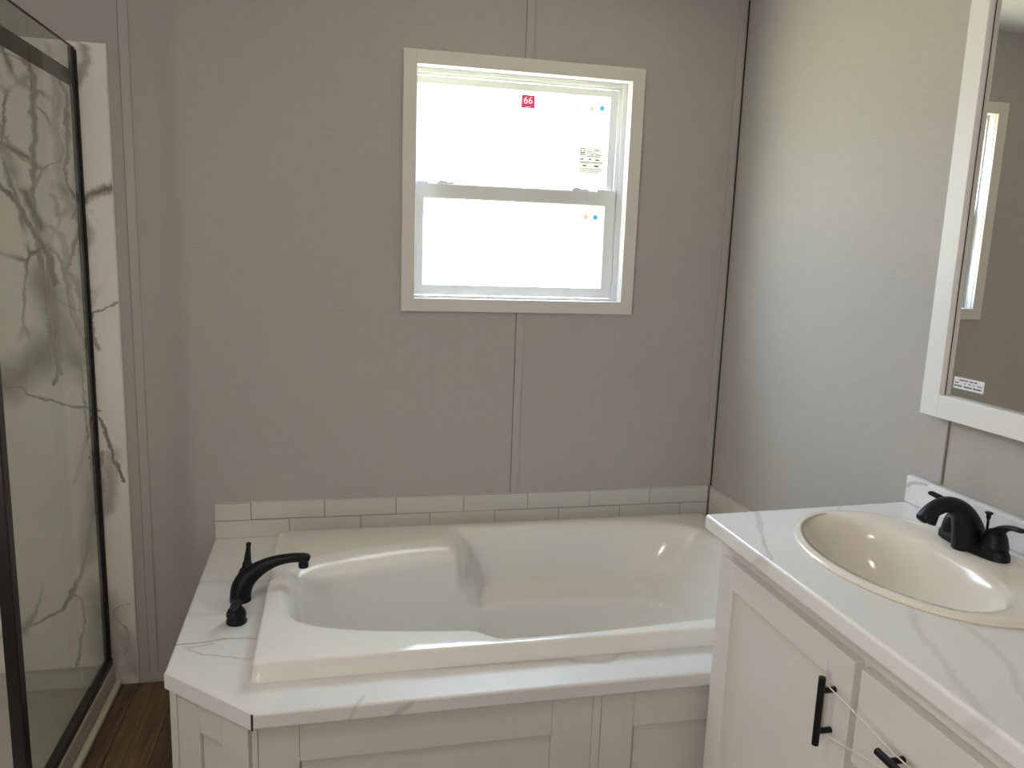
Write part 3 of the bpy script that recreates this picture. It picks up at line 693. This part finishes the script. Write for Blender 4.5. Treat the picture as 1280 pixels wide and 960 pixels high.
lv(0.4880, -0.116, 1.190, 0.080, 0.024, 0.395, 0.032, 4.3)
lv(0.4500, -0.108, 1.155, 0.087, 0.028, 0.412, 0.042, 4.3)
lv(0.4000, -0.098, 1.115, 0.096, 0.033, 0.438, 0.054, 4.3)
lv(0.3620, -0.090, 1.088, 0.103, 0.038, 0.455, 0.063, 4.3)
lv(0.3530, -0.088, 1.082, 0.105, 0.041, 0.458, 0.065, 4.3)
lv(0.3480, -0.087, 1.078, 0.106, 0.052, 0.460, 0.066, 4.3)
lv(0.3450, -0.086, 1.076, 0.107, 0.080, 0.461, 0.067, 4.3)
lv(0.3415, -0.085, 1.073, 0.108, 0.132, 0.461, 0.068, 4.3)
lv(0.3380, -0.084, 1.070, 0.109, 0.160, 0.462, 0.069, 4.3)
lv(0.3310, -0.083, 1.064, 0.110, 0.168, 0.462, 0.070, 4.3)
lv(0.3180, -0.081, 1.056, 0.112, 0.171, 0.462, 0.072, 4.3)
lv(0.2600, -0.070, 1.010, 0.124, 0.180, 0.462, 0.084, 4.0)
lv(0.1900, -0.055, 0.950, 0.138, 0.190, 0.462, 0.098, 3.8)
lv(0.1550, -0.040, 0.915, 0.152, 0.206, 0.462, 0.114, 3.5)
lv(0.1380, -0.010, 0.870, 0.180, 0.235, 0.462, 0.140, 3.2)
lv(0.1330, 0.060, 0.800, 0.225, 0.280, 0.462, 0.185, 3.0)
lv(0.1310, 0.300, 0.560, 0.270, 0.330, 0.462, 0.240, 2.5)
bm = loft_bm(rings, False, True)
finish('shell', bm, 'tub', tb, smooth=True)
finish('drain', lathe_bm([(0.03, 0.128), (0.03, 0.134), (0.012, 0.135)], (0.10, -0.53, 0)), 'drain', tb)

# ------------------------------------------------------------------ tub faucet
tf = thing('tub_faucet', 'matte black roman tub faucet with arched spout and two handles on the deck', 'faucet', (-0.265, -0.49, 0.499))
sy = -0.492
prof = [(0.030, 0.0), (0.031, 0.004), (0.030, 0.010), (0.0265, 0.014)]
path = [(-0.264, sy, 0.4995, 0.029, 0.0285), (-0.2635, sy, 0.515, 0.0285, 0.028), (-0.259, sy, 0.538, 0.0275, 0.028), (-0.246, sy, 0.562, 0.0245, 0.0265), (-0.222, sy, 0.583, 0.0210, 0.0225), (-0.192, sy, 0.6000, 0.0180, 0.0180),
        (-0.160, sy, 0.6105, 0.0165, 0.0145), (-0.128, sy, 0.6150, 0.0160, 0.0130), (-0.102, sy, 0.6150, 0.0160, 0.0130), (-0.084, sy, 0.6130, 0.0150, 0.0120), (-0.077, sy, 0.6110, 0.010, 0.007)]
bm = tube_bm(spline(path, 5), 20)
spt = finish('spout', bm, 'black', tf, smooth=True)
finish('aerator', lathe_bm([(0.0130, 0.586), (0.0140, 0.589), (0.0130, 0.612)], (-0.0945, sy, 0)), 'black', spt, smooth=False)
def thandle(y, pts):
    hx = -0.259
    h = finish('handle', lathe_bm([(0.026, 0.0), (0.0265, 0.006), (0.0245, 0.010), (0.0235, 0.014), (0.0250, 0.020), (0.0250, 0.027), (0.0205, 0.036), (0.0150, 0.043), (0.0130, 0.048), (0.0135, 0.053), (0.0110, 0.059), (0.004, 0.062)], (hx, y, 0.499)), 'black', tf, smooth=True)
    bm = tube_bm(spline([(hx + a, y + b, 0.499 + c, r_) for a, b, c, r_ in pts], 5), 14)
    finish('lever', bm, 'black', h, smooth=True)
thandle(-0.622, [(0, 0.004, 0.050, 0.009), (-0.001, -0.016, 0.054, 0.0105), (-0.003, -0.040, 0.058, 0.0085), (-0.004, -0.056, 0.061, 0.0068), (-0.005, -0.070, 0.063, 0.0072), (-0.005, -0.075, 0.0635, 0.004)])
thandle(-0.362, [(0, -0.004, 0.048, 0.009), (0.000, 0.010, 0.058, 0.0105), (0.000, 0.026, 0.072, 0.0085), (0.000, 0.040, 0.085, 0.0066), (0.000, 0.050, 0.094, 0.0074), (0.0, 0.053, 0.0965, 0.004)])

# ------------------------------------------------------------------ vanity cabinet
XF = 0.839; YV0 = -1.068; YV1 = -2.290; XB = XR - 0.001
va = thing('vanity_cabinet', 'white shaker vanity cabinet with doors and drawers below the sink', 'cabinet', (1.1, -1.7, 0))
box('side_panel', 0.878, XB, YV0 - 0.016, YV0, 0.0, 0.8635, 'cabinet', va); box('side_panel', 0.878, XB, YV1, YV1 + 0.016, 0.0, 0.8635, 'cabinet', va)
box('bottom_panel', 0.900, XB, YV1 + 0.016, YV0 - 0.016, 0.10, 0.116, 'cabinet', va); box('toe_kick', 0.920, 0.932, YV1 + 0.016, YV0 - 0.016, 0.0, 0.0995, 'cabinet', va)
FX0, FX1 = 0.8592, 0.8780
bm = bmesh.new()
for y0, y1, z0, z1 in ((-1.105 - 0.018, YV0, 0.10, 0.8635), (-1.615, -1.555, 0.10, 0.8635), (-1.945, -1.880, 0.10, 0.8635), (YV1, -2.235, 0.10, 0.8635)):
    box_bm(FX0, FX1, y0, y1, z0, z1, bm)
for y0, y1 in ((-1.555, -1.123), (-1.880, -1.615), (-2.235, -1.945)):
    box_bm(FX0, FX1, y0, y1, 0.805, 0.8635, bm); box_bm(FX0, FX1, y0, y1, 0.10, 0.135, bm)
for z in (0.655, 0.395): box_bm(FX0, FX1, -1.880, -1.615, z - 0.015, z + 0.015, bm)
finish('face_frame', bm, 'cabinet', va, 0.0006)
def pull(parent, y, z, vertical):
    L, cc, xo = 0.128, 0.0765, 0.811
    if vertical:
        bar = [(xo, y, z - L / 2, 0.0062), (xo, y, z + L / 2, 0.0062)]; posts = [(y, z - cc / 2), (y, z + cc / 2)]
    else:
        bar = [(xo, y - L / 2, z, 0.0062), (xo, y + L / 2, z, 0.0062)]; posts = [(y - cc / 2, z), (y + cc / 2, z)]
    bm = tube_bm(bar, 20)
    for py, pz in posts: tube_bm([(xo, py, pz, 0.0050), (XF - 0.003, py, pz, 0.0052), (XF - 0.0005, py, pz, 0.0056)], 14, bm)
    return finish('handle', bm, 'black', parent, 0.0008, label='matte black bar pull')
def shaker(name, y0, y1, z0, z1, hy=None, hz=None, sl=0.058, sr=0.070, rt=0.060):
    d = box(name, XF + 0.009, FX0 - 0.0006, y0 + sr, y1 - sl, z0 + rt, z1 - rt, 'cabinet', va, 0)
    box('stile', XF, FX0 - 0.0006, y1 - sl, y1, z0, z1, 'cabinet', d, 0.0012); box('stile', XF, FX0 - 0.0006, y0, y0 + sr, z0, z1, 'cabinet', d, 0.0012)
    box('rail', XF, FX0 - 0.0006, y0 + sr, y1 - sl, z1 - rt, z1, 'cabinet', d, 0.0008); box('rail', XF, FX0 - 0.0006, y0 + sr, y1 - sl, z0, z0 + rt, 'cabinet', d, 0.0008)
    if hy is not None: pull(d, hy, hz, True)
    return d
shaker('door', -1.577, -1.112, 0.125, 0.824, -1.536, 0.7115)
shaker('door', -2.265, -1.918, 0.125, 0.824, -1.955, 0.7115, 0.070, 0.058)
for i, (z0, z1) in enumerate(((0.652, 0.822), (0.405, 0.640), (0.125, 0.393))):
    d = box('drawer', XF, FX0 - 0.0006, -1.902, -1.594, z0, z1, 'cabinet', va, 0.0018)
    pull(d, -1.747, (z0 + z1) / 2, False)

# loop of band holding the door to the drawer pull
def capsule(o_pts, r, n=10):
    bm = bmesh.new(); tube_bm(o_pts, n, bm); return bm
xb = 0.826
zc1 = 0.7115 + 0.0383; zc0 = 0.7115 - 0.0383; zd = 0.737
band = [(xb, -1.528, zc1 + 0.002), (xb, -1.534, zc1 + 0.0075), (xb, -1.542, zc1 + 0.0055), (xb, -1.60, zc1 + 0.002), (xb, -1.70, zd + 0.0062), (xb, -1.709, zd + 0.0068), (xb, -1.75, zd + 0.0062),
        (xb, -1.786, zd + 0.0068), (xb, -1.7925, zd), (xb, -1.786, zd - 0.0068), (xb, -1.775, zd - 0.008), (xb, -1.60, zc0 + 0.010), (xb, -1.542, zc0 - 0.0050), (xb, -1.536, zc0 - 0.0070), (xb, -1.5292, zc0 - 0.002), (xb, -1.5292, zc0 + 0.02), (xb, -1.5290, zc1 - 0.02)]
cl = spline(band + [band[0]], 6)
bm = tube_bm([(x_, y_, z_, 0.0011, 0.0014) for x_, y_, z_ in cl], 8, None, up=Vector((1, 0, 0)), cap=False)
tag(finish('elastic_band', bm, 'rubber', smooth=True), 'pale elastic band stretched from the cabinet door pull to the drawer pull', 'elastic band')

# ------------------------------------------------------------------ countertop
ct = thing('vanity_countertop', 'white marble-look laminate vanity countertop with low backsplash', 'countertop', (1.1, -1.7, 0.864))
co = [(0.819, -1.054), (0.819, -2.32), (XB, -2.32), (XB, -1.026)]
SCX, SCY = 1.120, -1.370
hole = [(1.100 + 0.172 * math.cos(2 * PI * k / 40), SCY + 0.252 * math.sin(2 * PI * k / 40)) for k in range(40)]
bm = bmesh.new()
ed = loop(co, 0.900) + loop(hole, 0.900)
bmesh.ops.triangle_fill(bm, use_beauty=True, use_dissolve=False, edges=ed)
fs = list(bm.faces); ex = bmesh.ops.extrude_face_region(bm, geom=fs)
bmesh.ops.translate(bm, verts=[v for v in ex['geom'] if isinstance(v, bmesh.types.BMVert)], vec=(0, 0, -0.036))
finish('slab', bm, 'counter_marble', ct, 0.007, 4)
box('backsplash', XB - 0.0195, XB, -2.32, -1.0265, 0.9002, 0.968, 'splash_marble', ct, 0.004, seg=3)

# ------------------------------------------------------------------ sink
sk = thing('sink', 'ivory oval drop-in sink set in the marble countertop', 'sink', (SCX, SCY, 0.900))
def oval(cx, cy, a, b, z, e=2.0, n=96):
    out = []
    for k in range(n):
        q = 2 * PI * k / n; c, s = math.cos(q), math.sin(q); r_ = 1 / ((abs(c / a)) ** e + (abs(s / b)) ** e) ** (1 / e)
        out.append((cx + r_ * c, cy + r_ * s, z))
    return out
rg = [oval(SCX, SCY, .210, .283, .9003), oval(SCX, SCY, .2115, .2845, .9030), oval(SCX, SCY, .2095, .2825, .9060), oval(SCX, SCY, .205, .278, .9085), oval(SCX - .002, SCY, .197, .270, .9098), oval(SCX - .008, SCY, .182, .256, .9100),
      oval(1.086, -1.362, .158, .245, .9092, 2.15), oval(1.074, -1.360, .146, .236, .9068, 2.3), oval(1.068, -1.359, .137, .2275, .9015, 2.4), oval(1.067, -1.359, .130, .2205, .8940, 2.4), oval(1.067, -1.359, .122, .211, .872, 2.35),
      oval(1.070, -1.362, .110, .194, .836, 2.25), oval(1.075, -1.365, .092, .165, .798, 2.15), oval(1.080, -1.368, .066, .118, .770, 2.05), oval(1.085, -1.370, .035, .055, .757, 2), oval(1.087, -1.370, .022, .022, .754, 2)]
finish('bowl', loft_bm(rg, False, True), 'sink', sk, smooth=True)
finish('drain', lathe_bm([(0.021, 0.7545), (0.021, 0.7565), (0.012, 0.7575)], (1.087, -1.370, 0)), 'drain', sk)

# ------------------------------------------------------------------ sink faucet
sf = thing('sink_faucet', 'matte black two-handle centerset faucet behind the oval sink', 'faucet', (1.270, -1.343, 0.914))
FY = -1.343; FX = 1.272; ZB = 0.9085
bm = loft_bm([oval(FX, FY, .029, .086, ZB, 2.6, 48), oval(FX, FY, .0285, .0855, ZB + .012, 2.6, 48), oval(FX, FY, .026, .082, ZB + .019, 2.6, 48), oval(FX, FY, .021, .074, ZB + .023, 2.6, 48)], True, True)
finish('base_plate', bm, 'black', sf, smooth=False, bevel=0.0015)
path = [(1.264, FY, ZB + .008, .030, .037), (1.259, FY, ZB + .028, .0275, .0350), (1.250, FY, ZB + .052, .0245, .0300), (1.237, FY, ZB + .074, .0215, .0240), (1.217, FY, ZB + .0905, .0195, .0185), (1.193, FY, ZB + .0960, .0182, .0160),
        (1.170, FY, ZB + .0890, .0176, .0150), (1.152, FY, ZB + .0765, .0170, .0130), (1.142, FY, ZB + .0680, .0150, .0100), (1.139, FY, ZB + .0655, .010, .006)]
spo = finish('spout', tube_bm(spline(path, 5), 22), 'black', sf, smooth=True)
bm = tube_bm([(1.164, FY, ZB + .0790, .0135), (1.159, FY, ZB + .0585, .0135), (1.1587, FY, ZB + .0575, .011)], 18)
finish('aerator', bm, 'black', spo)
def shandle(y, sgn):
    hp = [(.0255, ZB + .018), (.0260, ZB + .024), (.0250, ZB + .030), (.0235, ZB + .036), (.0215, ZB + .044), (.0185, ZB + .051), (.0140, ZB + .057), (.006, ZB + .060)]
    h = finish('handle', lathe_bm(hp, (FX, y, 0)), 'black', sf, smooth=True)
    lp = [(0.0, -sgn * .002, .044, .0175, .014), (.000, sgn * .006, .0570, .0150, .0100), (-.002, sgn * .020, .0680, .0120, .0068), (-.005, sgn * .038, .0755, .0105, .0050), (-.008, sgn * .054, .0785, .0098, .0046), (-.010, sgn * .066, .0800, .0090, .0044), (-.0105, sgn * .071, .0800, .004, .002)]
    finish('lever', tube_bm(spline([(FX + a, y + b, ZB + c, r1, r2) for a, b, c, r1, r2 in lp], 4), 16), 'black', h, smooth=True)
shandle(FY - 0.0515, -1); shandle(FY + 0.0515, 1)
rd = finish('lift_rod', tube_bm([(1.302, FY, ZB + .015, .0026), (1.301, FY, ZB + .066, .0026)], 10), 'black', sf)
finish('knob', lathe_bm([(.0030, .0), (.0045, .004), (.0046, .010), (.0075, .0125), (.0080, .0145), (.0060, .0160)], (1.301, FY, ZB + .060), 18), 'black', rd)

# ------------------------------------------------------------------ mirror
mi = thing('mirror', 'large wall mirror in a flat white board frame above the vanity', 'mirror', (1.3685, -1.059, 1.132))
MX0 = 1.350; MXB = 1.3685; MY0 = -1.059; MZ0 = 1.132; MZ1 = 2.200; MY1 = -2.300
box('frame_board', MX0, MXB, MY0 - 0.053, MY0, MZ0, MZ1, 'frame_white', mi, 0.001)
box('frame_board', MX0, MXB, MY1, MY1 + 0.053, MZ0, MZ1, 'frame_white', mi, 0.001)
box('frame_board', MX0, MXB, MY1 + 0.0535, MY0 - 0.0535, MZ0, MZ0 + 0.052, 'frame_white', mi, 0.001)
box('frame_board', MX0, MXB, MY1 + 0.0535, MY0 - 0.0535, MZ1 - 0.052, MZ1, 'frame_white', mi, 0.001)
box('mirror_glass', MXB - 0.003, MXB - 0.0005, MY1 + 0.0545, MY0 - 0.0545, MZ0 + 0.053, MZ1 - 0.053, 'mirror', mi, 0)
MG = MXB - 0.003
box('dark_edge', MG - 0.0008, MG - 0.0001, MY0 - 0.0552, MY0 - 0.0540, MZ0 + 0.053, MZ1 - 0.053, 'dark', mi, 0)
ms = box('sticker', MG - 0.0006, MG - 0.0002, -1.219, -1.1345, 1.2055, 1.2315, 'label_white', mi, 0, label='small white printed sticker')
def mmark(y0, y1, z0, z1): box('print_line', MG - 0.0009, MG - 0.0006, y1, y0, z0, z1, 'ink', ms, 0)
for line, (z0, z1, words) in enumerate(((1.2240, 1.2272, ((.18, .47), (.52, .65), (.68, .78))), (1.2175, 1.2203, ((.04, .17), (.36, .40), (.50, .58), (.66, .70), (.79, .95))), (1.2100, 1.2138, ((.04, .29), (.35, .62), (.66, .94))))):
    for u0, u1 in words:
        u = u0
        while u < u1:
            e_ = min(u1, u + random.uniform(.018, .032)); mmark(-1.1345 - .0845 * u, -1.1345 - .0845 * e_, z0 + random.uniform(0, .0006), z1 - random.uniform(0, .0006)); u = e_ + 0.008

mi.rotation_euler.z = math.radians(0.55)

for ob in bpy.data.objects:
    if ob.type == 'MESH' and ob.parent is not None and 'category' in ob: del ob['category']
